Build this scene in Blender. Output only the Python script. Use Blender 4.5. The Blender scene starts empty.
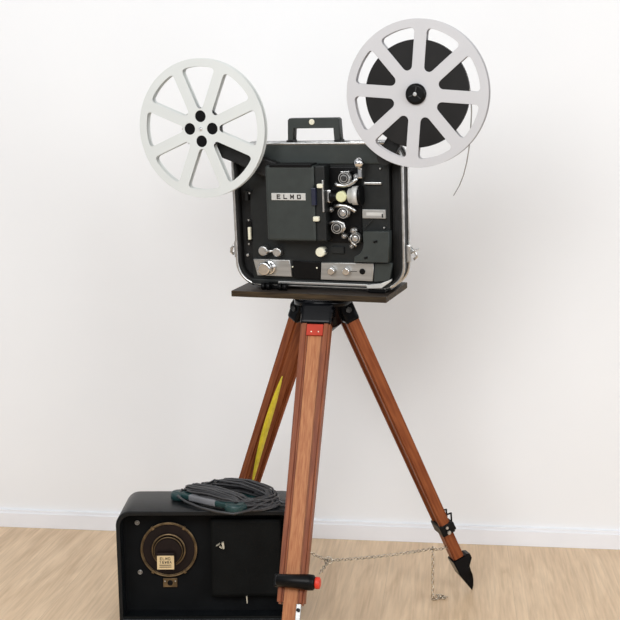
import bpy, bmesh, math, random
from mathutils import Vector, Matrix
random.seed(7)
C = bpy.context.scene.collection
PI = math.pi

# ---------------------------------------------------------------- materials
def mat(name, col, rough=.5, metal=0., noise=0., nscale=30., bump=0., bscale=200., col2=None, stretch=(1,1,1), coat=0., spec=None):
    m = bpy.data.materials.new(name); m.use_nodes = True
    nt = m.node_tree; b = nt.nodes['Principled BSDF']
    b.inputs['Base Color'].default_value = (*col, 1); b.inputs['Roughness'].default_value = rough
    b.inputs['Metallic'].default_value = metal; b.inputs['Coat Weight'].default_value = coat
    if spec is not None: b.inputs['Specular IOR Level'].default_value = spec
    tc = nt.nodes.new('ShaderNodeTexCoord'); mp = nt.nodes.new('ShaderNodeMapping')
    mp.inputs['Scale'].default_value = stretch
    nt.links.new(tc.outputs['Object'], mp.inputs['Vector'])
    n = nt.nodes.new('ShaderNodeTexNoise'); n.inputs['Scale'].default_value = nscale; n.inputs['Detail'].default_value = 5
    nt.links.new(mp.outputs[0], n.inputs['Vector'])
    r = nt.nodes.new('ShaderNodeValToRGB')
    c2 = col2 or tuple(min(1, c*(1+noise)) for c in col); c1 = col if col2 else tuple(c*(1-noise) for c in col)
    r.color_ramp.elements[0].position = .35; r.color_ramp.elements[1].position = .65
    r.color_ramp.elements[0].color = (*c1, 1); r.color_ramp.elements[1].color = (*c2, 1)
    nt.links.new(n.outputs['Fac'], r.inputs[0]); nt.links.new(r.outputs[0], b.inputs['Base Color'])
    if bump:
        n2 = nt.nodes.new('ShaderNodeTexNoise'); n2.inputs['Scale'].default_value = bscale
        nt.links.new(mp.outputs[0], n2.inputs['Vector'])
        bp = nt.nodes.new('ShaderNodeBump'); bp.inputs['Strength'].default_value = bump; bp.inputs['Distance'].default_value = .001
        nt.links.new(n2.outputs['Fac'], bp.inputs['Height']); nt.links.new(bp.outputs[0], b.inputs['Normal'])
    return m

M = dict(
    wall=mat('wall_paint', (.82,.83,.84), .9, noise=.012, nscale=1.5, bump=.1, bscale=300),
    base=mat('baseboard_paint', (.80,.81,.84), .45, noise=.02, nscale=8),
    case=mat('black_case_leatherette', (.009,.009,.009), .5, spec=.3, noise=.3, bump=.6, bscale=700),
    body=mat('charcoal_enamel', (.012,.0135,.0135), .45, spec=.25, noise=.12, nscale=60, bump=.3, bscale=900),
    cover=mat('dark_grey_enamel', (.032,.038,.036), .45, spec=.3, noise=.08, nscale=40, bump=.25, bscale=900),
    dark=mat('black_plastic', (.003,.003,.0033), .35, spec=.15, noise=.2),
    knobd=mat('dark_knob_metal', (.05,.05,.05), .3, .6, noise=.5, nscale=120),
    gloss=mat('glossy_black_iron', (.002,.0022,.003), .15, noise=.2, spec=.12),
    steel=mat('brushed_steel', (.55,.55,.54), .32, 1., noise=.15, nscale=80),
    chrome=mat('chrome', (.75,.75,.75), .15, 1., noise=.1, nscale=50),
    panel=mat('satin_aluminium', (.42,.42,.41), .4, .85, noise=.12, nscale=40, stretch=(.2,1,3)),
    plate=mat('silver_label_plate', (.55,.55,.53), .5, .3, noise=.08),
    reelL=mat('white_reel_enamel', (.60,.625,.615), .42, noise=.02, nscale=10),
    reelR=mat('pale_grey_reel_enamel', (.50,.50,.515), .5, noise=.015, nscale=10),
    film=mat('wound_film', (.008,.0075,.0075), .5, spec=.2, noise=.4, nscale=10),
    strand=mat('film_strand', (.22,.21,.19), .4, noise=.1),
    cream=mat('cream_plastic', (.72,.70,.56), .4, noise=.04),
    lime=mat('pale_green_roller', (.62,.63,.38), .4, noise=.06),
    blue=mat('blue_black_lever', (.010,.013,.032), .35, noise=.1),
    board=mat('dark_board_veneer', (.020,.015,.012), .5, spec=.3, nscale=14, col2=(.045,.034,.026), stretch=(1,9,9)),
    edge=mat('board_edge_ply', (.018,.012,.007), .6, spec=.2, nscale=18, col2=(.060,.040,.020), stretch=(1,5,30)),
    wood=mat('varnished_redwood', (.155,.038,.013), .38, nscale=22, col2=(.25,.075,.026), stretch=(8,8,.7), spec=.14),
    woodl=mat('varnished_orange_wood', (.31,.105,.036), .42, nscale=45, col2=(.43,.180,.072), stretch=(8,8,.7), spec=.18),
    red=mat('red_tag_enamel', (.42,.040,.020), .5, spec=.15, noise=.1),
    redcap=mat('red_rubber', (.62,.035,.015), .45, noise=.05),
    yellow=mat('yellow_webbing', (.62,.50,.025), .6, noise=.12, nscale=60, bump=.3, bscale=900),
    brass=mat('aged_brass', (.20,.14,.075), .42, .8, noise=.35, nscale=50),
    cone=mat('brown_cone', (.010,.005,.004), .6, spec=.2, noise=.3),
    label=mat('yellowed_label', (.62,.47,.26), .7, noise=.08, nscale=40),
    ink=mat('dark_ink', (.02,.015,.012), .7, noise=.1),
    tape=mat('cream_paper', (.50,.46,.36), .8, noise=.1),
    spk=mat('black_vinyl_case', (.005,.006,.007), .35, spec=.25, noise=.2, nscale=25, bump=.5, bscale=600),
    spkin=mat('black_inner_lining', (.003,.0035,.004), .8, spec=.15, noise=.3, nscale=20),
    flap=mat('black_cloth_flap', (.005,.0055,.0055), .7, spec=.1, noise=.25, nscale=12, bump=.6, bscale=300),
    green=mat('dark_green_plastic', (.008,.036,.036), .4, noise=.15),
    greylab=mat('grey_sleeve', (.17,.17,.18), .6, noise=.1),
    cable=mat('dark_grey_cable', (.040,.039,.041), .38, noise=.15, nscale=60),
    chain=mat('chain_metal', (.50,.45,.37), .22, 1., noise=.4, nscale=150),
    bolt=mat('bolt_metal', (.45,.44,.42), .3, .9, noise=.2),
)

def floor_material():
    m = bpy.data.materials.new('pale_oak_laminate'); m.use_nodes = True
    nt = m.node_tree; N = nt.nodes; Lk = nt.links; b = N['Principled BSDF']; b.inputs['Roughness'].default_value = .42
    b.inputs['Specular IOR Level'].default_value = .35
    tc = N.new('ShaderNodeTexCoord')
    sep = N.new('ShaderNodeSeparateXYZ'); Lk.new(tc.outputs['Object'], sep.inputs[0])
    comb = N.new('ShaderNodeCombineXYZ'); Lk.new(sep.outputs[1], comb.inputs[0]); Lk.new(sep.outputs[0], comb.inputs[1])
    br = N.new('ShaderNodeTexBrick'); br.offset = .37; br.inputs['Scale'].default_value = 1
    br.inputs['Brick Width'].default_value = 3.1; br.inputs['Row Height'].default_value = .155
    br.inputs['Mortar Size'].default_value = .0006; br.inputs['Mortar Smooth'].default_value = .3
    br.inputs['Color1'].default_value = (.0,.0,.0,1); br.inputs['Color2'].default_value = (1,1,1,1); br.inputs['Mortar'].default_value = (.5,.5,.5,1)
    Lk.new(comb.outputs[0], br.inputs['Vector'])
    add = N.new('ShaderNodeVectorMath'); add.operation = 'MULTIPLY_ADD'; add.inputs[1].default_value = (3,3,3)
    Lk.new(br.outputs['Color'], add.inputs[0]); Lk.new(tc.outputs['Object'], add.inputs[2])
    mp = N.new('ShaderNodeMapping'); mp.inputs['Scale'].default_value = (14,1.6,1); Lk.new(add.outputs[0], mp.inputs[0])
    n = N.new('ShaderNodeTexNoise'); n.inputs['Scale'].default_value = 2.2; n.inputs['Detail'].default_value = 7; n.inputs['Distortion'].default_value = .9
    Lk.new(mp.outputs[0], n.inputs['Vector'])
    r = N.new('ShaderNodeValToRGB'); e = r.color_ramp.elements
    e[0].position = .28; e[0].color = (.560,.395,.245,1); e[1].position = .66; e[1].color = (.715,.535,.355,1)
    Lk.new(n.outputs['Fac'], r.inputs[0])
    mp2 = N.new('ShaderNodeMapping'); mp2.inputs['Scale'].default_value = (90,4,1); Lk.new(add.outputs[0], mp2.inputs[0])
    n2 = N.new('ShaderNodeTexNoise'); n2.inputs['Scale'].default_value = 2; n2.inputs['Detail'].default_value = 3; Lk.new(mp2.outputs[0], n2.inputs['Vector'])
    r2 = N.new('ShaderNodeValToRGB'); r2.color_ramp.elements[0].color = (.86,.85,.83,1); r2.color_ramp.elements[1].color = (1.06,1.06,1.06,1)
    r2.color_ramp.elements[0].position = .3; r2.color_ramp.elements[1].position = .6
    Lk.new(n2.outputs['Fac'], r2.inputs[0])
    mx = N.new('ShaderNodeMix'); mx.data_type = 'RGBA'; mx.blend_type = 'MULTIPLY'; mx.inputs[0].default_value = .8
    Lk.new(r.outputs[0], mx.inputs[6]); Lk.new(r2.outputs[0], mx.inputs[7])
    # seams
    mx2 = N.new('ShaderNodeMix'); mx2.data_type = 'RGBA'; mx2.inputs[7].default_value = (.24,.17,.105,1)
    sc = N.new('ShaderNodeMath'); sc.operation = 'MULTIPLY'; sc.inputs[1].default_value = .30
    Lk.new(br.outputs['Fac'], sc.inputs[0]); Lk.new(sc.outputs[0], mx2.inputs[0]); Lk.new(mx.outputs[2], mx2.inputs[6])
    Lk.new(mx2.outputs[2], b.inputs['Base Color'])
    return m
M['floor'] = floor_material()

# ---------------------------------------------------------------- mesh helpers
class MB:
    def __init__(s): s.bm = bmesh.new()
    def _add(s, verts, faces, smooth=False):
        vs = [s.bm.verts.new(v) for v in verts]; out = []
        for f in faces:
            try:
                fc = s.bm.faces.new([vs[i] for i in f]); fc.smooth = smooth; out.append(fc)
            except ValueError: pass
        return vs, out
    def box(s, x0, x1, y0, y1, z0, z1, bev=0., mtx=None, seg=2):
        vs, fs = s._add([(x,y,z) for x in (x0,x1) for y in (y0,y1) for z in (z0,z1)],
                        [(0,1,3,2),(4,6,7,5),(0,4,5,1),(2,3,7,6),(0,2,6,4),(1,5,7,3)])
        if mtx is not None:
            for v in vs: v.co = mtx @ v.co
        if bev:
            ed = list({e for f in fs for e in f.edges})
            r = bmesh.ops.bevel(s.bm, geom=ed, offset=bev, segments=seg, affect='EDGES', profile=.6)
        return s
    def taper(s, a, b, ax, ay, wa, ta, wb, tb, bev=.002):
        # bar from a to b; ax, ay the cross directions, half width and half thickness at each end
        a, b, ax, ay = map(Vector, (a, b, ax, ay)); v = []
        for p, w, t in ((a, wa, ta), (b, wb, tb)):
            v += [p-ax*w-ay*t, p+ax*w-ay*t, p+ax*w+ay*t, p-ax*w+ay*t]
        vs, fs = s._add(v, [(3,2,1,0),(4,5,6,7),(0,1,5,4),(1,2,6,5),(2,3,7,6),(3,0,4,7)])
        if bev: bmesh.ops.bevel(s.bm, geom=list({e for f in fs for e in f.edges}), offset=bev, segments=2, affect='EDGES')
        return s
    def cyl(s, p0, p1, r0, r1=None, seg=24, prof=None):
        # lathe along p0 to p1; prof is a list of (t, r)
        p0 = Vector(p0); p1 = Vector(p1); d = p1-p0; r1 = r0 if r1 is None else r1
        prof = prof or [(0, r0), (1, r1)]
        q = d.normalized(); u = q.orthogonal().normalized(); w = q.cross(u)
        V = []; F = []
        for t, r in prof:
            for k in range(seg):
                a = 2*PI*k/seg; V.append(p0+d*t+(u*math.cos(a)+w*math.sin(a))*r)
        n = len(prof)
        for i in range(n-1):
            for k in range(seg):
                k2 = (k+1) % seg; F.append((i*seg+k, i*seg+k2, (i+1)*seg+k2, (i+1)*seg+k))
        vs, fs = s._add(V, F, True)
        for i, rev in ((0, True), (n-1, False)):
            ring = vs[i*seg:(i+1)*seg]
            try: s.bm.faces.new(ring[::-1] if rev else ring)
            except ValueError: pass
        return s
    def knob(s, x, z, y0, y1, r, c=.15, seg=24):   # round knob standing out of the face towards -y
        return s.cyl((x,y0,z), (x,y1,z), r, prof=[(0,r*1.0),(1-c,r),(1-c*.3,r*.93),(1,r*.8)], seg=seg)
    def tube(s, pts, r, seg=8, closed=False, flat=None):
        pts = [Vector(p) for p in pts]; n = len(pts); V = []; F = []
        up = None
        for i, p in enumerate(pts):
            a = pts[(i-1) % n] if (closed or i > 0) else p; b = pts[(i+1) % n] if (closed or i < n-1) else p
            t = (b-a).normalized()
            if up is None: up = t.orthogonal().normalized()
            else: up = (up - t*up.dot(t)).normalized()
            w = t.cross(up)
            for k in range(seg):
                an = 2*PI*k/seg; V.append(p+(up*math.cos(an)+w*math.sin(an))*r)
        m = n if closed else n-1
        for i in range(m):
            for k in range(seg):
                j = (i+1) % n; k2 = (k+1) % seg; F.append((i*seg+k, i*seg+k2, j*seg+k2, j*seg+k))
        vs, _ = s._add(V, F, True)
        if not closed:
            for ring in (vs[:seg][::-1], vs[-seg:]):
                try: s.bm.faces.new(ring)
                except ValueError: pass
        return s
    def torus(s, c, r, rr, ax, ay, stretch=1., seg=12, rs=6):
        c, ax, ay = map(Vector, (c, ax, ay))
        return s.tube([c+ax*math.cos(2*PI*k/seg)*r*stretch+ay*math.sin(2*PI*k/seg)*r for k in range(seg)], rr, rs, True)
    def sphere(s, c, r, sc=(1,1,1)):
        m = Matrix.Translation(c) @ Matrix.Diagonal((*[r*k for k in sc], 1))
        g = bmesh.ops.create_uvsphere(s.bm, u_segments=20, v_segments=12, radius=1, matrix=m)
        for v in g['verts']:
            for f in v.link_faces: f.smooth = True
        return s
    def plate(s, outer, holes, y0, y1, bev=0.):
        # flat plate in the x,z plane with holes, from y0 (front) to y1 (back)
        cu = bpy.data.curves.new('tmp', 'CURVE'); cu.dimensions = '2D'; cu.fill_mode = 'BOTH'
        th = abs(y1-y0)/2; cu.extrude = max(th-bev, 0); cu.bevel_depth = bev; cu.bevel_resolution = 1
        if bev: cu.offset = -bev
        for pl in [outer]+list(holes):
            sp = cu.splines.new('POLY'); sp.points.add(len(pl)-1)
            for p, q in zip(sp.points, pl): p.co = (q[0], q[1], 0, 1)
            sp.use_cyclic_u = True
        o = bpy.data.objects.new('tmp', cu); C.objects.link(o)
        dg = bpy.context.evaluated_depsgraph_get(); dg.update()
        me = bpy.data.meshes.new_from_object(o.evaluated_get(dg))
        me.transform(Matrix.Translation((0,(y0+y1)/2,0)) @ Matrix.Rotation(PI/2, 4, 'X'))
        s.bm.from_mesh(me); bpy.data.objects.remove(o); bpy.data.curves.remove(cu); bpy.data.meshes.remove(me)
        return s
    def build(s, name, m, parent=None, mtx=None, weld=1e-6):
        bmesh.ops.remove_doubles(s.bm, verts=s.bm.verts, dist=weld)
        bmesh.ops.recalc_face_normals(s.bm, faces=s.bm.faces)
        me = bpy.data.meshes.new(name); s.bm.to_mesh(me); s.bm.free(); me.materials.append(M[m] if isinstance(m, str) else m)
        o = bpy.data.objects.new(name, me); C.objects.link(o)
        if parent: o.parent = parent
        if mtx is not None: o.matrix_basis = mtx
        return o

def circle(cx, cz, r, n=48): return [(cx+r*math.cos(2*PI*k/n), cz+r*math.sin(2*PI*k/n)) for k in range(n)]
def rrect(x0, x1, z0, z1, r, n=6):
    if not isinstance(r, (list, tuple)): r = [r]*4      # bottom left, bottom right, top right, top left
    out = []
    for (cx, cz, a0, rr) in ((x0+r[0], z0+r[0], PI, r[0]), (x1-r[1], z0+r[1], 1.5*PI, r[1]), (x1-r[2], z1-r[2], 0, r[2]), (x0+r[3], z1-r[3], .5*PI, r[3])):
        for k in range(n+1):
            a = a0+PI/2*k/n; out.append((cx+rr*math.cos(a), cz+rr*math.sin(a)))
    return out
def thing(name, label, cat, mtx, group=None):
    o = bpy.data.objects.new(name, None); o.empty_display_size = .05; C.objects.link(o); o.matrix_basis = mtx
    return tag(o, label, cat, group)
def tag(o, label, cat, group=None):
    o['label'] = label; o['category'] = cat
    if group: o['group'] = group
    return o
def struct(o): o['kind'] = 'structure'; return o
def lab(o, t): o['label'] = t; return o

# letters from strokes on a 4 x 6 grid
GL = {'E': [((0,0),(0,6)),((0,6),(4,6)),((0,3),(3.3,3)),((0,0),(4,0))], 'L': [((0,0),(0,6)),((0,0),(4,0))],
      'M': [((0,0),(0,6)),((0,6),(2,2)),((2,2),(4,6)),((4,6),(4,0))], 'O': [((0,0),(0,6)),((0,6),(4,6)),((4,6),(4,0)),((4,0),(0,0))],
      'A': [((0,0),(2,6)),((2,6),(4,0)),((.8,2),(3.2,2))], '1': [((2,0),(2,6)),((2,6),(.8,5))], '6': [((4,6),(0,6)),((0,6),(0,0)),((0,0),(4,0)),((4,0),(4,3)),((4,3),(0,3))],
      'W': [((0,6),(1,0)),((1,0),(2,4)),((2,4),(3,0)),((3,0),(4,6))], '8': [((0,0),(0,6)),((0,6),(4,6)),((4,6),(4,0)),((4,0),(0,0)),((0,3),(4,3))]}
def text(mb, word, x, z, h, y, adv=None, t=None, wx=1.):
    u = h/6; t = t or u*1.1; adv = adv or u*6*wx
    for i, ch in enumerate(word):
        for (a, b), (c, d) in GL.get(ch, []):
            p = Vector((x+i*adv+a*u*wx, y, z+b*u)); q = Vector((x+i*adv+c*u*wx, y, z+d*u)); dr = (q-p).normalized()
            mb.taper(p-dr*t/2, q+dr*t/2, dr.cross(Vector((0,1,0))), (0,1,0), t/2, .0002, t/2, .0002, 0)

# ---------------------------------------------------------------- camera
f, pitch, roll = 1150/620*36, math.atan(155/1150), -.004
fw = Vector((0, math.cos(pitch), -math.sin(pitch))); up0 = Vector((0, math.sin(pitch), math.cos(pitch)))
rt = Vector((1,0,0))*math.cos(roll)+up0*math.sin(roll); up = rt.cross(fw)
cam = bpy.data.objects.new('camera', bpy.data.cameras.new('camera')); C.objects.link(cam)
cam.data.lens = f; cam.data.sensor_width = 36; cam.data.sensor_fit = 'HORIZONTAL'; cam.data.clip_start = .02
cam.matrix_world = Matrix(((rt.x, up.x, -fw.x, 0), (rt.y, up.y, -fw.y, 0), (rt.z, up.z, -fw.z, 1.05), (0,0,0,1)))
bpy.context.scene.camera = cam

# ---------------------------------------------------------------- room (turned 7.1 degrees against the camera)
WR = Matrix.Rotation(math.radians(-7.1256), 4, 'Z')
WM = WR @ Matrix.Translation((0, 3.042, 0))          # local y = 0 is the face of the baseboard
struct(MB().box(-3, 3, -4.2, .16, -.05, 0).build('floor', 'floor', mtx=WM))
struct(MB().box(-3, 3, .012, .16, 0, 2.7).build('wall_back', 'wall', mtx=WM))
BB = MB()
jx = -.715     # joint of two lengths of board
for x0, x1 in ((-3, jx-.0006), (jx+.0006, 3)):
    BB.box(x0, x1, 0, .0125, 0, .042, .001).box(x0, x1, .0035, .0125, .040, .0505, .0015)
struct(BB.build('baseboard_back', 'base', mtx=WM))

# ---------------------------------------------------------------- tripod
TC = Vector((.030, 2.58, 0))
tri = thing('tripod', 'varnished wooden tripod with black metal head standing on the floor in front of the case', 'tripod', Matrix.Translation(TC))
hd = MB()
hd.cyl((0,0,.655), (0,0,.7310), .04, prof=[(0,.022),(.25,.044),(.78,.050),(.82,.066),(1,.066)], seg=40)
hd.build('tripod_head', 'gloss', tri)
def leg_frame(foot, hinge):
    foot, hinge = Vector(foot), Vector(hinge)
    zz = (hinge-foot); L = zz.length; zz.normalize()
    rad = Vector((foot.x-TC.x, foot.y-TC.y, 0)).normalized()
    xx = Vector((-rad.y, rad.x, 0)); xx = (xx-zz*xx.dot(zz)).normalized(); yy = zz.cross(xx)
    # make local -y the outward side
    if yy.dot(rad) > 0: xx = -xx; yy = -yy
    return Matrix(((xx.x,yy.x,zz.x,foot.x),(xx.y,yy.y,zz.y,foot.y),(xx.z,yy.z,zz.z,foot.z),(0,0,0,1))), L
def make_leg(foot, hinge, kind):
    mtx, L = leg_frame(foot, hinge)
    mtx = Matrix.Translation(-TC) @ mtx
    X, Y = (1,0,0), (0,1,0)
    hw = .0335; hb = .0285                     # outer half width at top and at the end of the rails
    zb = {'front': .148, 'right': .170, 'rear': .16}[kind]
    inner = MB().taper((0,0,.085), (0,0,L-.04), X, Y, .0150, .009, .0165, .010, .0015)
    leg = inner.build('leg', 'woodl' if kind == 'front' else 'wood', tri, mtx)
    for s in (-1, 1):
        r = MB().taper((s*(hb-.0065),0,zb), (s*(hw-.009),0,L-.012), X, Y, .0065, .0135, .0088, .0155, .004)
        r.build('rail', 'wood', leg)
    cap = MB().box(-.0350, .0350, -.0175, .0175, L-.043, L+.006, .008, seg=4)
    cap.cyl((-.0365,0,L-.009), (.0365,0,L-.009), .0155)
    # lug back to the head
    cap.build('hinge_cap', 'gloss', leg)
    if kind != 'front':
        for s in (-1, 1): MB().cyl((s*.035,0,L-.012),(s*.0395,0,L-.012),.007,seg=6).build('hinge_bolt', 'knobd', leg)
    # clamp band where the inner leg slides out
    if kind == 'right':
        cb = MB().box(-.030, .030, -.0170, .0165, zb+.002, zb+.030, .003)
        cb.box(-.030,.030,-.021,-.016,zb+.006,zb+.026,.002)
        cb.tube([(.01,-.016,zb+.046),(.01,-.024,zb+.045),(.01,-.027,zb+.045),(.01,-.020,zb+.026)], .0022)
        cb.tube([(-.02,-.016,zb+.046),(-.02,-.024,zb+.045),(-.02,-.027,zb+.045),(-.02,-.020,zb+.026)], .0022)
        cb.build('clamp_band', 'dark', leg)
        for s in (-1, 1):
            MB().cyl((s*.030,0.0,zb+.009),(s*.035,0,zb+.009),.0045,seg=12).cyl((s*.030,0.0,zb+.022),(s*.035,0,zb+.022),.0035,seg=12).build('clamp_screw', 'bolt', leg)
        MB().taper((0,0,.08),(0,0,zb+.01),X,Y,.0175,.0135,.0185,.0135,.003).build('lower_leg', 'wood', leg)
    # pointed iron shoe with a tread lug
    sh = MB()
    sh.taper((0,0,.055), (0,0,.100), X, Y, .017, .0150, .020, .0180, .002)
    # blade seen from the side: a leaf shape that runs out to a point
    bl = [(.000,.000),(-.0075,.012),(-.0125,.028),(-.0150,.044),(-.0150,.058),(-.0165,.066),(-.030,.082),(-.030,.094),(-.022,.098),(-.012,.094),(.014,.090),(.016,.060)]
    V = [(x, y, z) for x in (-.010, .010) for y, z in bl]; m = len(bl)
    for i in range(m):
        k = min(1, (bl[i][1]+.006)/.05); V[i] = (-.013*k, bl[i][0], bl[i][1]); V[i+m] = (.013*k, bl[i][0], bl[i][1])
    sh._add(V, [tuple(range(m)), tuple(range(2*m-1, m-1, -1))]+[(i, (i+1) % m, (i+1) % m+m, i+m) for i in range(m)])
    sh.build('foot_spike', 'gloss', leg)
    return leg, mtx, L
lf, mf, Lf = make_leg((-.055, 2.2, 0), (.0185, 2.530, .7145), 'front')
lr, mr, Lr = make_leg((.391, 2.68, 0), (.072, 2.592, .716), 'right')
lb, mbk, Lb = make_leg((-.23, 2.87, 0), (-.006, 2.632, .712), 'rear')
# red tag near the top of the front leg, two screws
tg = MB().box(-.0185, .0185, -.0165, -.0105, Lf-.069, Lf-.0435, .001).build('maker_tag', 'red', lf); lab(tg, 'red metal tag with two screws')
MB().cyl((-.007,-.0162,Lf-.061),(-.007,-.0178,Lf-.061),.0014,seg=10).build('tag_screw', 'cream', lf)
MB().cyl((.009,-.0162,Lf-.061),(.009,-.0178,Lf-.061),.0014,seg=10).build('tag_screw', 'cream', lf)
# black strap with red end cap across the front leg
zs = .194
st = MB().cyl((-.030,-.0255,zs),(.052,-.0255,zs),.016,prof=[(0,.009),(.04,.0125),(.5,.0145),(.82,.0165),(.95,.0158),(1,.011)],seg=32)
st.box(-.0365,.0365,-.022,.019,zs-.013,zs+.013,.003)
st.build('lock_strap', 'dark', lf)
lab(MB().cyl((.0515,-.0255,zs),(.062,-.0255,zs),.012,prof=[(0,.0105),(.2,.0125),(.85,.012),(1,.009)]).build('strap_cap', 'redcap', lf), 'red cap on the strap end')
MB().box(.014,.024,-.014,-.008,.112,.150,.001).build('foot_plate', 'panel', lf)
MB().cyl((.019,-.0135,.138),(.019,-.0165,.138),.004).build('plate_bolt', 'dark', lf)
# twisted yellow strap in the rear leg
yb = MB(); n = 14; V = []; F = []
for i in range(n+1):
    t = i/n; z = Lb-.185-.33*t; w = .0010+.0115*math.sin(PI*t)**.75*(1-.35*t)
    xc = .027-.018*t+.006*math.sin(PI*t); a = -.15+.45*t
    for s in (-1, 1):
        for d in (-1, 1):
            V.append((xc+s*w*math.cos(a)*1.0-d*.0006*math.sin(a), .0215+s*w*math.sin(a)*.35+d*.0007, z))
for i in range(n):
    q = i*4; F += [(q,q+2,q+6,q+4),(q+1,q+5,q+7,q+3),(q,q+4,q+5,q+1),(q+2,q+3,q+7,q+6)]
yb._add(V, F+[(0,1,3,2),(n*4,n*4+2,n*4+3,n*4+1)], True)
lab(yb.build('strap', 'yellow', lb), 'twisted yellow webbing strap')

# ---------------------------------------------------------------- board and projector share the tilt of the tripod head
PM = Matrix.Translation((.022892, 2.5996, .75318)) @ Matrix.Rotation(math.radians(-20.5), 4, 'Z') @ Matrix.Rotation(math.radians(5), 4, 'X')
bd = MB().box(-.1845, .1815, -.082, .086, -.0135, 0, .0012).build('wooden_board', 'board', mtx=PM)
bd.data.materials.append(M['edge'])
for p in bd.data.polygons:
    if abs(p.normal.z) < .5: p.material_index = 1
tag(bd, 'thin dark wooden board lying on the tripod head under the projector', 'board')

pj = thing('film_projector', 'black film projector in an open case standing on the wooden board', 'projector', PM)
# carrying case: a deep rounded hoop with a back
out = rrect(-.1805, .2110, .0115, .3260, [.050,.050,.040,.040], 8)
inn = rrect(-.1745, .2050, .0175, .3200, [.045,.045,.035,.035], 8)
sh = MB().plate(out, [inn], -.046, -.006).plate(inn, [], -.022, -.007)
sh.build('case_shell', 'case', pj)
for y in (-.0465, -.0055):
    MB().tube([(x, y, z) for x, z in rrect(-.1815, .2120, .0105, .3270, [.051,.051,.041,.041], 8)], .0036, 8, True).build('case_rim', 'steel', pj)
MB().plate(rrect(-.14, .165, .02, .29, .02), [], -.008, .090, .004).build('rear_housing', 'case', pj)
MB().plate(rrect(*(-0.1443, 0.1818), *(0.0144, 0.3122), [.012,.020,.020,.012]), [], -.044, -.02, .0015).build('main_plate', 'body', pj)
MB().box(*(-0.1319, 0.1955), -.0485, -.03, *(0.2828, 0.3249), .002).build('top_bar', 'cover', pj)
hz = MB()
# handle
hx0, hz1 = (-0.0472, 0.3814); hx1, hz0 = (0.0731, 0.3266)
hz.plate([(hx0-.001,hz0-.006),(hx0+.001,hz1-.004),(hx0+.005,hz1),(hx1-.005,hz1),(hx1-.001,hz1-.004),(hx1+.002,hz0-.006),(hx1-.012,hz0-.006),(hx1-.0145,hz1-.022),(hx0+.0145,hz1-.022),(hx0+.011,hz0-.006)], [], -.045, -.022, .002)
hd_ = hz.build('carry_handle', 'cover', pj)
q = (0.0106, 0.3746)
MB().knob(q[0], q[1]-.0015, -.044, -.047, .0062).build('handle_emblem', 'cream', hd_)
for x in (hx0+.005, hx1-.005): MB().box(x-.008,x+.008,-.047,-.020,hz0-.010,hz0+.008,.002).build('handle_hinge', 'dark', hd_)
# lamp cover
cv = MB(); x0, x1 = (-0.0889, 0.0249); z0, z1 = (0.1174, 0.2828)
cv.box(x0, x1, -.084, -.04, z0, z1, .006, seg=3)
cvo = cv.build('lamp_house_cover', 'cover', pj)
x2, x3 = (0.0256, 0.0486)
MB().box(x2, x3, -.081, -.04, z0+.0005, z1-.001, .003).build('cover_edge', 'body', pj)
MB().box(x0+.012, x1-.004, -.086, -.05, z1-.004, z1+.0035, .0015).build('cover_vent', 'dark', pj)
nx0, nz0 = (-0.0744, 0.2073); nx1, nz1 = (0.0051, 0.2233); nz0 = (nz0+(0.0045, 0.2081)[1])/2; nz1 = (nz1+(-0.0737, 0.2227)[1])/2
npl = MB().box(nx0, nx1, -.0862, -.083, nz0, nz1, .0005).build('nameplate', 'plate', cvo); lab(npl, 'silver nameplate with spaced black letters')
tx = MB(); text(tx, 'ELMO', nx0+(nx1-nx0)*.17, nz0+(nz1-nz0)*.24, (nz1-nz0)*.50, -.0864, adv=(nx1-nx0)*.20, wx=1.25, t=(nz1-nz0)*.15); tx.build('nameplate_lettering', 'ink', cvo)
# cream knobs at the seam
for x, z, w, h in [(0.0397, 0.2393, 2.8, 2.1), (0.0285, 0.1678, 2.8, 2.4)]:
    MB().box(x-w*.0024, x+w*.0024, -.091, -.08, z-h*.00227, z+h*.00227, .003, seg=3).build('latch_button', 'cream', pj)
x, z = (0.0269, 0.0909); MB().knob(x, z, -.044, -.068, .0108).build('focus_knob', 'cream', pj)
x, z = (0.0339, 0.0919); MB().knob(x, z, -.044, -.062, .005).build('knob_collar', 'steel', pj)
x0,x1 = (0.0199, 0.0298); MB().box(x0,x1,-.090,-.08,*(0.1970, 0.2349),.0015).build('film_gate_lever','blue',pj)
x0,x1 = (0.0435, 0.0472); MB().box(x0,x1,-.086,-.05,*(0.1827, 0.2518),.0006).build('gate_plate','steel',pj)
x0,x1 = (0.0444, 0.0582); MB().box(x0,x1,-.072,-.044,*(0.2016, 0.2287),.002).build('gate_block','chrome',pj)
# mechanism deck (black) under the rollers
MB().box(*(0.0383, 0.1195), -.0478, -.04, *(0.1102, 0.2763), .002).build('mechanism_deck','dark',pj)
# lens barrel: horizontal drum with lime roller at its middle
a = (0.0546, 0.2127); b = (0.0958, 0.2144)
MB().cyl((a[0],-.060,a[1]),(b[0],-.060,b[1]),.013,prof=[(0,.0155),(.12,.0155),(.2,.0115),(.8,.0115),(.9,.0165),(1,.0165)]).build('lens_barrel','dark',pj)
a = (0.0945, 0.2153); b = (0.1199, 0.2163)
MB().cyl((a[0],-.060,a[1]),(b[0],-.060,b[1]),.02,prof=[(0,.013),(.12,.0165),(.4,.0165),(.45,.0205),(.95,.0205),(1,.019)]).build('lens_ring','plate',pj)
a = (0.1199, 0.2163); b = (0.1260, 0.2164)
MB().cyl((a[0],-.060,a[1]),(b[0],-.060,b[1]),.0215).build('lens_rear_ring','dark',pj)
x, z = (0.0844, 0.2155); MB().knob(x, z, -.06, -.083, .0118).build('green_roller', 'lime', pj)
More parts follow.
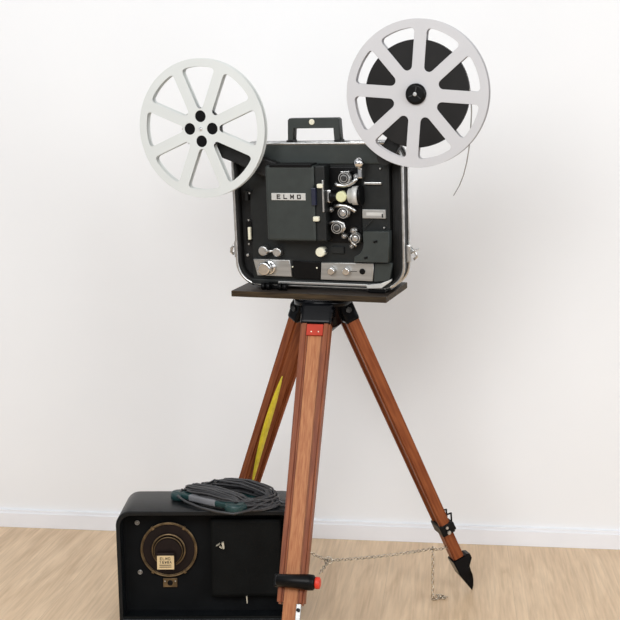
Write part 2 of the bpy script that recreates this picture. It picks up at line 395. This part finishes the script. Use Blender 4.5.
# sprocket rollers with their film guides
def roller(x, z, r, y1=-.074):
    ro = MB().cyl((x,-.044,z),(x,y1,z),r,prof=[(0,r*.8),(.45,r*.8),(.5,r),(.72,r),(.76,r*.72),(.86,r*.72),(.9,r*.95),(1,r*.85)]).build('film_roller','steel',pj)
    MB().knob(x, z, y1, y1-.003, r*.42).build('roller_cap','knobd' if r > .014 else 'chrome',ro)
    MB().torus((x, y1-.0005, z), r*.66, r*.085, (1,0,0), (0,0,1), seg=28).build('roller_groove','dark',ro)
    return ro
roller(*(0.0897, 0.2543), .0145, -.074); roller(*(0.0854, 0.1797), .0135, -.074); roller(*(0.0702, 0.1468), .0145, -.074)
roller(*(0.1089, 0.1232), .0125, -.066); roller(*(0.0984, 0.1046), .005, -.060); roller(*(0.0959, 0.1207), .006, -.058)
roller(*(0.0539, 0.1846), .006, -.062); roller(*(0.1048, 0.1397), .007, -.066); roller(*(0.0832, 0.1274), .006, -.066); roller(*(0.0428, 0.1486), .0058, -.06); roller(*(0.1124, 0.2571), .006, -.062)
MB().tube([(x,-.066,z) for x,z in ((0.0668, 0.2424),(0.0735, 0.2385),(0.0871, 0.2371),(0.0997, 0.2401),(0.1100, 0.2466),(0.1170, 0.2544))], .0044, 8).build('film_guide','steel',pj)
MB().tube([(x,-.066,z) for x,z in ((0.0641, 0.1929),(0.0767, 0.1950),(0.0904, 0.1943),(0.1016, 0.1890),(0.1116, 0.1820))], .0044, 8).build('film_guide','steel',pj)
MB().tube([(x,-.066,z) for x,z in ((0.0490, 0.1549),(0.0595, 0.1590),(0.0722, 0.1597),(0.0836, 0.1559),(0.0856, 0.1459),(0.0783, 0.1348))], .0034, 8).build('film_guide','steel',pj)
MB().tube([(x,-.064,z) for x,z in ((0.1016, 0.1317),(0.0987, 0.1239),(0.1011, 0.1130),(0.1112, 0.1062))], .0026, 8).build('film_guide','steel',pj)
MB().box(*(0.0812, 0.1005),-.068,-.044,*(0.2650, 0.2684),.0006).build('guide_plate','steel',pj)
x, z = (0.1249, 0.2876); st = MB().sphere((x,-.075,z), .0115).build('ball_knob','chrome',pj)
x, z = (0.1254, 0.2651); MB().box(x-.005,x+.005,-.072,-.044,z-.011,z+.011,.002).cyl((x-.001,-.068,z+.008),((0.1249, 0.2876)[0],-.073,(0.1249, 0.2876)[1]),.004).build('lever_arm','chrome',pj)
# small links on the lower part of the mechanism
MB().taper((0.1262, -0.0500, 0.1454),(0.1434, -0.0500, 0.1620),(.7,0,.7),(0,1,0),.001,.003,.001,.003,0).build('film_path_mark','steel',pj)
MB().box(*(0.1277, 0.1666),-.0520,-.043,*(0.2388, 0.2437),.0008).build('index_strip','steel',pj)
pl = MB().box(*(0.1217, 0.1743),-.0500,-.043,*(0.1654, 0.1842),.0008).build('counter_plate','panel',pj)
MB().box(*(0.1307, 0.1691),-.0508,-.0495,*(0.1715, 0.1784),.0003).build('counter_window','plate',pl)
MB().box(*(0.1659, 0.1686),-.0514,-.050,*(0.1679, 0.1757),.0002).build('counter_pointer','dark',pl)
for x, z in [(0.0459, 0.2752), (0.1638, 0.2729), (0.1700, 0.1456), (-0.1426, 0.2178), (-0.1080, 0.3090)]:
    MB().knob(x, z, -.043, -.050 if z<.31 else -.052, .0022, seg=12).build('plate_screw','steel',pj)
# grey sound drum cover with a bite taken out
pts = [(0.1284, 0.1391), (0.1859, 0.1395), (0.1830, 0.0721), (0.1047, 0.0707), (0.1060, 0.0831), (0.1132, 0.0866), (0.1192, 0.0909), (0.1237, 0.0972), (0.1266, 0.1052), (0.1278, 0.1139), (0.1271, 0.1229), (0.1264, 0.1314)]
gc = MB().plate(pts, [], -.066, -.043, .0012).build('sound_head_cover','cover',pj)
for x, z in [(0.1530, 0.1169), (0.1576, 0.1183), (0.1313, 0.0813), (0.1345, 0.0823)]:
    MB().knob(x,z,-.065,-.0685,.0024,seg=12).build('cover_screw','dark',gc)
MB().box(*(0.0477, 0.0768),-.0500,-.043,*(0.0868, 0.1007),.0005).build('dark_label_plate','body',pj)
# lower panels
def panel(pts, name='control_panel', m='panel', y0=-.054, y1=-.042):
    return MB().plate(pts, [], y0, y1, .001).build(name, m, pj)
cp = panel([(-0.1387, 0.0693), (-0.0503, 0.0690), (-0.0465, 0.0314), (-0.1302, 0.0318)])
cp2 = panel([(0.0247, 0.0658), (0.1464, 0.0671), (0.1428, 0.0275), (0.0220, 0.0274)])
panel([(0.1483, 0.0672), (0.1876, 0.0683), (0.1801, 0.0297), (0.1441, 0.0258)], 'corner_panel', 'cover', -.052)
panel([(-0.0446, 0.0663), (0.0219, 0.0659), (0.0193, 0.0264), (-0.0438, 0.0279)], 'centre_recess', 'dark', -.050)
for x, z in [(-0.0449, 0.0537), (0.0130, 0.0530)]:
    MB().knob(x,z,-.049,-.0525,.0018,seg=10).build('recess_screw','cream',pj)
x, z = (-0.1029, 0.0522); kn = MB().knob(x+.004, z, -.052, -.062, .0165).knob(x, z, -.060, -.082, .0148, .1).build('volume_knob','chrome',cp)
for x, z in [(0.0500, 0.0487), (0.0848, 0.0489)]:
    MB().knob(x, z, -.052, -.066, .0085).build('tone_knob','chrome',cp2)
x, z = (0.1200, 0.0488); MB().knob(x, z, -.052, -.0560, .0066).build('jack_socket','dark',cp2)
MB().box(*(0.0940, 0.1079), -.0546, -.053, *(0.0477, 0.0490)).build('panel_marking','ink',cp2)
for x, z, r in [(-0.1104, 0.0897, 0.0115), (-0.0771, 0.0878, 0.0105)]:
    MB().knob(x,z,-.044,-.064,r).build('selector_knob','steel',pj)
MB().tube([((-0.1062, 0.0917)[0],-.061,(-0.1064, 0.0883)[1]),((-0.0822, 0.0878)[0],-.061,(-0.0845, 0.0909)[1])],.0032).build('selector_link','steel',pj)
# left side: power switch
MB().box(*(-0.1564, -0.1416),-.0470,-.04,*(0.1089, 0.1545),.001).build('switch_recess','dark',pj)
MB().box(*(-0.1495, -0.1429),-.0530,-.044,*(0.1130, 0.1415),.0015).build('power_switch','cream',pj)
for x, z, r in [(-0.1481, 0.1568, 0.0024), (-0.1503, 0.1025, 0.0024), (-0.1546, 0.0767, 0.0035)]:
    MB().knob(x,z,-.04,-.049,r,seg=12).build('side_screw','steel',pj)
x, z = (-0.1499, 0.2177); MB().box(x-.008,x+.012,-.050,-.03,z+.002,z+.006,.001).box(x-.004,x+.003,-.050,-.03,z-.016,z+.003,.001).build('hook_bracket','body',pj)
# bottom rail and feet
MB().box(*(-0.1487, 0.1838), -.050, .02, *(0.0077, 0.0240), .004).build('base_rail','body',pj)
MB().box(*(-0.0814, 0.1315), -.0525, -.045, *(0.0147, 0.0201), .0012).build('base_trim','panel',pj)
MB().plate([(0.1281, 0.0189), (0.1419, 0.0208), (0.1613, 0.0233), (0.1853, 0.0334), (0.1852, 0.0294), (0.1633, 0.0131), (0.1302, 0.0114)],[],-.056,-.045,.001).build('latch_plate','plate',pj)
ft = (-.088, .15)
for x in ft:
    MB().box(x-.020, x+.020, -.050, -.012, .0004, .02, .003).build('front_foot','dark',pj)
    MB().box(x-.018, x+.018, .045, .078, .0004, .03, .003).build('rear_foot','dark',pj)
for dx in (-.026, -.014, .014, .026): MB().cyl((ft[0]+dx-.004,-.058,.0085),(ft[0]+dx+.004,-.058,.0085),.008,seg=20).build('foot_wheel','dark',pj)
# side latches of the case
def latch(x, z, s):
    l = MB().box(min(x,x+s*.012), max(x,x+s*.012), -.034, -.018, z-.018, z+.020, .002)
    l.tube([(x+s*.010,-.026,z+.014),(x+s*.020,-.026,z+.004),(x+s*.024,-.026,z-.006),(x+s*.017,-.026,z-.012)], .003)
    l.tube([(x+s*.008,-.029,z),(x+s*.018,-.031,z+.006),(x+s*.030,-.031,z+.012)] if s>0 else [(x+s*.008,-.026,z-.002),(x+s*.018,-.026,z-.006),(x+s*.024,-.026,z+.002),(x+s*.018,-.026,z+.007)], .002)
    l.build('case_latch','steel',pj)
latch(-.182, .086, -1); latch(.2120, .086, 1)
# reel arms and spindles
RLc = Vector((*(-0.2253, 0.3654),)); RRc = Vector((*(0.2618, 0.4297),))
def arm(p, q, w0, w1, y0, y1, name='reel_arm'):
    p, q = Vector((p[0],(y0+y1)/2,p[1])), Vector((q[0],(y0+y1)/2,q[1])); d = (q-p).normalized()
    a = MB().taper(p, q, d.cross(Vector((0,1,0))), (0,1,0), w0, (y1-y0)/2, w1, (y1-y0)/2, .002)
    a.cyl((q.x,y0,q.z),(q.x,y1,q.z),w1)
    a.cyl((p.x,y0,p.z),(p.x,y1,p.z),w0)
    return a.build(name,'case',pj)
YR = -.100
aL = MB().plate([(-0.0654, 0.2874), (-0.0715, 0.2546), (-0.0998, 0.2589), (-0.1632, 0.2875), (-0.2157, 0.3064), (-0.2442, 0.3231), (-0.2603, 0.3432), (-0.2614, 0.3653), (-0.2506, 0.3805), (-0.2333, 0.3825), (-0.2145, 0.3691), (-0.1988, 0.3470), (-0.1826, 0.3315), (-0.1261, 0.3071)], [], -.074, -.050, .002).build('reel_arm','case',pj)
aR = arm((0.1814, 0.2985), (RRc.x,RRc.y), .0165, .0150, -.074, -.050)
for ar, c in ((aL,RLc),(aR,RRc)):
    MB().cyl((c.x,-.07,c.y),(c.x,YR-.014,c.y),.004,prof=[(0,.004),(.95,.004),(1,.0025)]).build('spindle','chrome',ar)

# ---------------------------------------------------------------- reels
def hole(R, a0, ri, ro, hwid, n=7):
    # window between two parallel-sided spokes; a0 is its middle angle
    h = PI/8; pts = []
    def edge(side, r):       # point on the window side at radius r
        th = h - math.asin(hwid/r)
        return th*side
    # rounded inner end: circle tangent to both straight sides
    apex = hwid/math.sin(h); rc = ri; cx = apex + rc/math.sin(h)
    def rot(x, y): return (x*math.cos(a0)-y*math.sin(a0), x*math.sin(a0)+y*math.cos(a0))
    for k in range(n+1):
        a = PI/2+h + (PI-2*h)*k/n
        pts.append(rot(cx+rc*math.cos(a), rc*math.sin(a)))
    # outer end: arc with small rounded corners
    cr = .05*R; th = h - math.asin(hwid/ro)
    # lower corner (negative side)
    L_ = math.sqrt((ro-cr)**2-(hwid+cr)**2); 
    def corner(side):
        bx, by = L_*math.cos(h)+ (hwid+cr)*math.sin(h), (L_*math.sin(h)-(hwid+cr)*math.cos(h))
        ang0 = math.atan2(by, bx); out = []
        a1, a2 = PI/2+h, ang0
        for k in range(5):
            t = k/4; a = a1+(a2-a1)*t; x, y = bx+cr*math.cos(a), by+cr*math.sin(a)
            out.append((x, y))
        return out
    up = corner(1)
    pts += [rot(x, -y) for x, y in up]
    A = math.atan2(up[-1][1], up[-1][0])
    for k in range(1, 12):
        a = -A+2*A*k/12; pts.append(rot(ro*math.cos(a), ro*math.sin(a)))
    pts += [rot(x, y) for x, y in up[::-1]]
    return pts
def flange(R, y0, y1, phase, ri, hwid, ro, small=()):
    holes = [hole(R, phase+PI/8+k*PI/4, ri*R, ro*R, hwid*R) for k in range(8)]
    holes += [circle(r*R*math.cos(a), r*R*math.sin(a), rr*R, 20) for r, a, rr in small]
    return MB().plate(circle(0,0,R,96), holes, y0, y1, .0004)
def reel_matrix(c, tilt=0., turn=0.):
    return PM @ Matrix.Translation((c.x, YR, c.y)) @ Matrix.Rotation(turn,4,'Z') @ Matrix.Rotation(tilt,4,'X')
R1, R2 = .1510, .1490
r1 = thing('film_reel', 'empty white film reel with eight spokes and four dark hub holes, left of the projector', 'film reel', reel_matrix(RLc))
sm = [(.180, math.radians(a), .085) for a in (0,90,180,270)]
for y in (-.0085, .0072):
    fl = flange(R1, y, y+.0013, math.radians(22.5), .055, .078, .885, sm if y < 0 else ()); fl.build('flange','reelL',r1)
MB().cyl((0,-.0072,0),(0,.0072,0),.30*R1,seg=48).build('reel_core','dark',r1)
for k in range(8):
    a = math.radians(22.5+45*k+22.5); MB().knob(.30*R1*math.cos(a), .30*R1*math.sin(a), -.0085, -.0092, .0012, seg=8).build('rivet','steel',r1)
r2 = thing('film_reel', 'pale grey film reel full of dark film, right of the projector', 'film reel', reel_matrix(RRc))
for y in (-.0085, .0072):
    flange(R2, y, y+.0013, math.radians(85), .068, .086, .885).build('flange','reelR',r2)
fm = MB().cyl((0,-.0068,0),(0,.0068,0),.1085,prof=[(0,.1085),(1,.1085)],seg=96)
fm.build('wound_film','film',r2)
hb = MB().cyl((0,-.0075,0),(0,-.017,0),.0205,prof=[(0,.0215),(.5,.0215),(.8,.020),(1,.016)]).build('hub_knob','dark',r2)
for k in range(3):
    a = math.radians(80+120*k); MB().taper((.005*math.cos(a),-.0172,.005*math.sin(a)),(.0145*math.cos(a),-.0172,.0145*math.sin(a)),(-math.sin(a),0,math.cos(a)),(0,1,0),.0009,.0008,.0006,.0008,0).build('hub_rib','knobd',hb)
MB().knob(0,0,-.016,-.020,.0042).build('hub_button','steel',hb)
fs = MB(); P = []
P0 = [(108.5,8),(111.5,-12),(112,-40),(110,-75),(107,-108),(102,-138),(95,-165),(86,-187),(74,-207)]
V = []; F = []
for i, (a, b) in enumerate(P0):
    for y in (-.0045, .0045):
        for dx in (-.0004, .0004): V.append((a/1000+dx, y, b/1000))
for i in range(len(P0)-1):
    q = i*4; F += [(q,q+2,q+6,q+4),(q+1,q+5,q+7,q+3),(q,q+4,q+5,q+1),(q+2,q+3,q+7,q+6)]
fs._add(V, F, True); lab(fs.build('loose_film_end','strand',r2), 'loose grey film end hanging down')

# ---------------------------------------------------------------- speaker case on the floor
BX0, BX1, BY0, BY1, BZ = -.437, -.032, 2.484, 2.640, .2635
bc = Vector(((BX0+BX1)/2, BY0, 0)); hwb = (BX1-BX0)/2
bx = thing('speaker_case', 'black open-fronted speaker case on the floor behind the front tripod leg', 'case', Matrix.Translation(bc))
bo = MB().plate(rrect(-hwb, hwb, .0005, BZ, [.004,.004,.034,.034], 8), [rrect(-hwb+.009, hwb-.009, .0115, BZ-.011, [.003,.003,.026,.026], 8)], 0, BY1-BY0, .002)
for v in bo.bm.verts: v.co.x *= (1-.018*(1-v.co.z/BZ)) 
bo.build('case_body','spk',bx)
MB().plate(rrect(-hwb+.008, hwb-.008, .010, BZ-.010, [.003,.003,.026,.026], 8), [], .050, .150).build('inner_panel','spkin',bx)
# speaker: ring, basket, magnet, label
YI = .050
cxs, czs = (-0.0899, 0.1588)
rg = MB().cyl((cxs,YI,czs),(cxs,YI-.012,czs),.062,prof=[(0,.0655),(1,.0655)],seg=64)
spk = MB(); 
V=[];
spk.cyl((cxs,YI+.001,czs),(cxs,YI-.003,czs),.061,seg=64).build('speaker_baffle','cone',bx)
rg.bm.free(); rg = MB()
for r, yy, rr in ((.0630,YI-.006,.0022),(.0600,YI-.005,.0010)):
    rg.tube([(cxs+r*math.cos(2*PI*k/64),yy,czs+r*math.sin(2*PI*k/64)) for k in range(64)], rr, 8, True)
for a in (55, 125, 235, 305):
    a = math.radians(a); rg.box(-.004,.004,-.004,.004,-.003,.003,.001,Matrix.Translation((cxs+.0625*math.cos(a),YI-.007,czs+.0625*math.sin(a))) @ Matrix.Rotation(-a,4,'Y'))
rgo = rg.build('speaker_ring','brass',bx)
g = MB()
for r, yy, rr in ((.037,YI-.010,.0022),(.032,YI-.016,.0012)):
    g.tube([(cxs+r*math.cos(2*PI*k/48),yy,czs+r*math.sin(2*PI*k/48)) for k in range(48)], rr, 8, True)
g.build('inner_ring','brass',bx)
MB().cyl((cxs,YI-.003,czs),(cxs,YI-.022,czs),.030,seg=48).build('magnet_pot','cone',bx)
lx, lz = (-0.0941, 0.1390)
mg = MB().box(lx-.0205,lx+.0205,.0160,.046,lz-.0165,lz+.022,.003).build('magnet_yoke','cone',bx)
lbp = MB().box(lx-.0192,lx+.0192,.0145,.0165,lz-.0165,lz+.0155,.0006).build('magnet_label','label',mg); lab(lbp,'yellowed paper label with printed lines')
tx = MB(); text(tx,'ELMO',lx-.012,lz+.006,.0055,.0142,adv=.0062,t=.0009)
text(tx,'16W',lx-.013,lz-.002,.0050,.0142,adv=.0058,t=.0009); text(tx,'8A',lx+.004,lz-.002,.0050,.0142,adv=.0058,t=.0009)
for z in (-.007,-.0115): tx.box(lx-.014,lx+.013,.0141,.0146,lz+z,lz+z+.0016)
tx.build('label_print','ink',mg)
tx_, tz_ = (-0.0884, 0.0796)
tp = MB().box(tx_-.016,tx_+.016,.045,.0505,tz_-.0105,tz_+.0105,.0008).build('terminal_plate','brass',bx)
MB().knob(tx_,tz_,.046,.043,.0062).build('terminal_socket','dark',tp)
for dx in (-.012,.012): MB().knob(tx_+dx,tz_+.004,.046,.0435,.0018,seg=10).build('terminal_screw','bolt',tp)
for x, z in [(-0.1613, 0.2213), (-0.1572, 0.1040), (-0.0117, 0.2477)]:
    z = min(z, BZ-.019); MB().torus((x,.048,z),.0045,.0013,(1,0,0),(0,0,1),seg=16).knob(x,z,.050,.0465,.0022,seg=10).build('panel_screw','bolt',bx)
# flap on the right half: slightly buckled cloth cover
fx0, _ = (0.0076, 0.1403); fx1, _ = (0.1664, 0.1396); _, fz1 = (0.0739, 0.2330); _, fz0 = (0.0717, 0.0508)
fp = MB(); nx, nz = 24, 20; V=[]; F=[]
for i in range(nx+1):
    for j in range(nz+1):
        u, v = i/nx, j/nz; x = fx0+(fx1-fx0)*u; z = fz0+(fz1-fz0)*v
        d = .004*math.sin(u*5+1)*math.sin(v*3+.5)+.006*math.exp(-((u-.50-.04*v)/.03)**2)*max(0,1-v*1.8)
        V.append((x, .032-d, z))
k0 = len(V)
for i in range(nx+1):
    for j in range(nz+1): V.append((V[i*(nz+1)+j][0], .044, V[i*(nz+1)+j][2]))
for i in range(nx):
    for j in range(nz):
        a = i*(nz+1)+j; F.append((a,a+nz+1,a+nz+2,a+1)); F.append((k0+a,k0+a+1,k0+a+nz+2,k0+a+nz+1))
for i in range(nx):
    for a in (i*(nz+1), i*(nz+1)+nz): F.append((a,a+nz+1,k0+a+nz+1,k0+a))
for j in range(nz):
    for a in (j, nx*(nz+1)+j): F.append((a,a+1,k0+a+1,k0+a))
fp._add(V,F,True); flo = fp.build('cloth_flap','flap',bx)
SC = [(0.0210, 0.1745, 0.0015), (0.0279, 0.1791, 0), (0.0278, 0.1726, 0.0012), (0.0329, 0.1690, 0), (0.0347, 0.1819, 0.0024), (0.0370, 0.1678, 0), (0.0877, 0.0543, 0.0013), (0.0889, 0.0388, 0)]
for p, q in zip(SC[::2], SC[1::2]):
    w = p[2]
    MB().taper((p[0],.0255,p[1]),(q[0],.0255,q[1]),(1,0,.3),(0,1,0),w,.0045,w*.7,.0045,0).build('paper_scrap','tape',flo)
# stitched lip along the bottom of the opening
MB().box(-hwb+.012,hwb-.012,.0015,.006,.0115,.0165,.001).build('front_lip','flap',bx)

# ---------------------------------------------------------------- cable wound on a green winder lying on the case
CM = Matrix.Translation((-.196, 2.566, BZ)) @ Matrix.Rotation(math.radians(-36), 4, 'Z') @ Matrix.Scale(1.15, 4)
cw = thing('cable_winder', 'dark grey cable wound on a green plastic winder lying on top of the black case', 'cable winder', CM)
# green frame: two long bars joined by end plates
wf = MB()
wf.box(-.090,.090,-.062,-.040,.006,.018,.005,seg=3)
wf.box(-.078,.078,.028,.044,.002,.014,.004)
for x in (-.05,.05): wf.box(x-.008,x+.008,-.05,.035,.002,.012,.003)
wf.cyl((.068,-.052,.001),(.068,-.052,.0195),.020,prof=[(0,.018),(.2,.020),(.85,.020),(1,.017)])
wf.cyl((-.078,-.050,.001),(-.078,-.050,.0165),.018,prof=[(0,.016),(.2,.018),(.85,.018),(1,.015)])
wfo = wf.build('winder_frame','green',cw)
lab(MB().box(-.045,.026,-.0632,-.040,.0052,.0188,.005,seg=3).build('grip_sleeve','greylab',cw),'grey sleeve round the winder grip')
MB().knob(0,0,0,-.001,.004).build('winder_hole','dark',cw,mtx=Matrix.Translation((.070,-.052,.0196)) @ Matrix.Rotation(-PI/2,4,'X'))
cb = MB(); P = []
rows = 36; random.seed(3)
for k in range(rows):
    lay = k//9
    L1 = .104-.004*lay-.0028*((k*4)%9)+random.uniform(-.003,.003); wd = .026+.0038*(k%9)-.0015*lay
    yc = -.002+random.uniform(-.003,.003); z0 = .010+.0048*lay+.0015*math.sin(k*2.1)
    for j in range(28):
        a = 2*PI*j/28+PI; cx = math.copysign(abs(math.cos(a))**.42, math.cos(a)); sy = math.copysign(abs(math.sin(a))**.75, math.sin(a))
        P.append((L1*cx+.012*sy+.012, yc+wd*sy, max(z0+.0018*math.sin(3*a+k)+.007*(1-abs(cx))+.002*math.sin(a*2+k*1.3)-(.006 if abs(cx)>.8 else 0), .0035)))
cb.tube(P, .0021, 7)
cb.build('wound_cable','cable',cw)
tl = MB().tube([(-.075,-.045,.02),(-.068,-.066,.012),(-.04,-.074,.008),(0,-.079,.005),(.045,-.078,.004),(.078,-.070,.004),(.098,-.045,.008),(.100,-.015,.013),(.088,.01,.018)], .0026, 8)
tl.tube([(.06,.02,.022),(.095,.030,.014),(.115,.038,.006),(.128,.045,.005)], .0042, 8)
tl.build('cable_end','cable',cw)

# ---------------------------------------------------------------- chain between the legs
ch = MB()
def links(pts, step=.0098, r=.0050, w=.00115):
    pts = [Vector(p) for p in pts]; seg = []
    for a, b in zip(pts, pts[1:]):
        seg.append((a, b))
    k = 0; rest = 0.
    for a, b in seg:
        d = (b-a); L = d.length; t = d.normalized(); s1 = t.orthogonal().normalized(); s2 = t.cross(s1); s = rest
        while s < L:
            ch.torus(a+t*s, r*.62, w, t, s1 if k % 2 else s2, 1.75, 10, 5); s += step; k += 1
        rest = s-L
A0 = Vector((0.0001, 2.3520, 0.2121)); RG = Vector((0.0376, 2.3750, 0.1871)); A1 = Vector((0.3284, 2.6550, 0.1215)); B0 = Vector((0.0176, 2.3000, 0.1852)); HG = Vector((0.2887, 2.6200, 0.1263))
def sag(a, b, s, n=10): return [a.lerp(b, i/n)-Vector((0,0,s*4*(i/n)*(1-i/n))) for i in range(n+1)]
links(sag(A0, RG, .001)); links(sag(RG, B0, .0005)); links(sag(RG, HG, .004)); links(sag(HG, A1, .005))
ch.torus(RG, .0075, .0014, (1,0,0), (0,.3,.95), 1.1)
FLP = Vector((HG.x, HG.y, .002))
pile = [FLP+Vector((0,0,.0)), FLP+Vector((.008,-.006,.001)), FLP+Vector((.018,.003,.002)), FLP+Vector((.012,.012,.004)), FLP+Vector((.024,.014,.002)), FLP+Vector((.034,.005,.002)), FLP+Vector((.026,-.004,.004))]
links([HG]+pile)
ch.torus(A1+Vector((.004,0,.002)), .007, .0013, (1,0,0), (0,0,1), 1.2)
chn = ch.build('safety_chain','chain')
tag(chn, 'thin metal chain strung between the front and right tripod legs near the floor', 'chain')

# ---------------------------------------------------------------- light: patchy pale surroundings, added soft fill high on the left, window from the right
w = bpy.data.worlds.new('world'); bpy.context.scene.world = w; w.use_nodes = True
nt = w.node_tree; bg = nt.nodes['Background']; bg.inputs[1].default_value = 1.
tc = nt.nodes.new('ShaderNodeTexCoord'); n = nt.nodes.new('ShaderNodeTexNoise'); n.inputs['Scale'].default_value = 1.7; n.inputs['Detail'].default_value = 1
r = nt.nodes.new('ShaderNodeValToRGB'); e = r.color_ramp.elements          # random dark and bright patches, put in to give metal reflections contrast
e[0].position = .44; e[0].color = (.16,.165,.17,1); e[1].position = .56; e[1].color = (1.02,1.04,1.08,1)
nt.links.new(tc.outputs['Generated'], n.inputs['Vector']); nt.links.new(n.outputs['Fac'], r.inputs[0]); nt.links.new(r.outputs[0], bg.inputs[0])
def area(name, loc, target, size, power, col=(1,1,1)):
    l = bpy.data.lights.new(name, 'AREA'); l.shape = 'RECTANGLE'; l.size, l.size_y = size; l.energy = power; l.color = col
    o = bpy.data.objects.new(name, l); C.objects.link(o); o.location = loc
    o.rotation_euler = (Vector(target)-Vector(loc)).to_track_quat('-Z','Y').to_euler(); return o
area('wall_fill_light', (-.9, .2, 2.1), (-.2, 3.0, 1.45), (1.8,1.2), 45, (1,1,1))  # added unseen soft fill, high on the left, to brighten the wall
area('window_light', (2.5, .2, 1.5), (.3, 2.9, 1.35), (1.4,1.4), 28, (1,1,1))
sc = bpy.context.scene
sc.view_settings.view_transform = 'Standard'; sc.view_settings.look = 'None'; sc.view_settings.gamma = 1
sc.view_settings.use_curve_mapping = False; sc.view_settings.exposure = 0.25
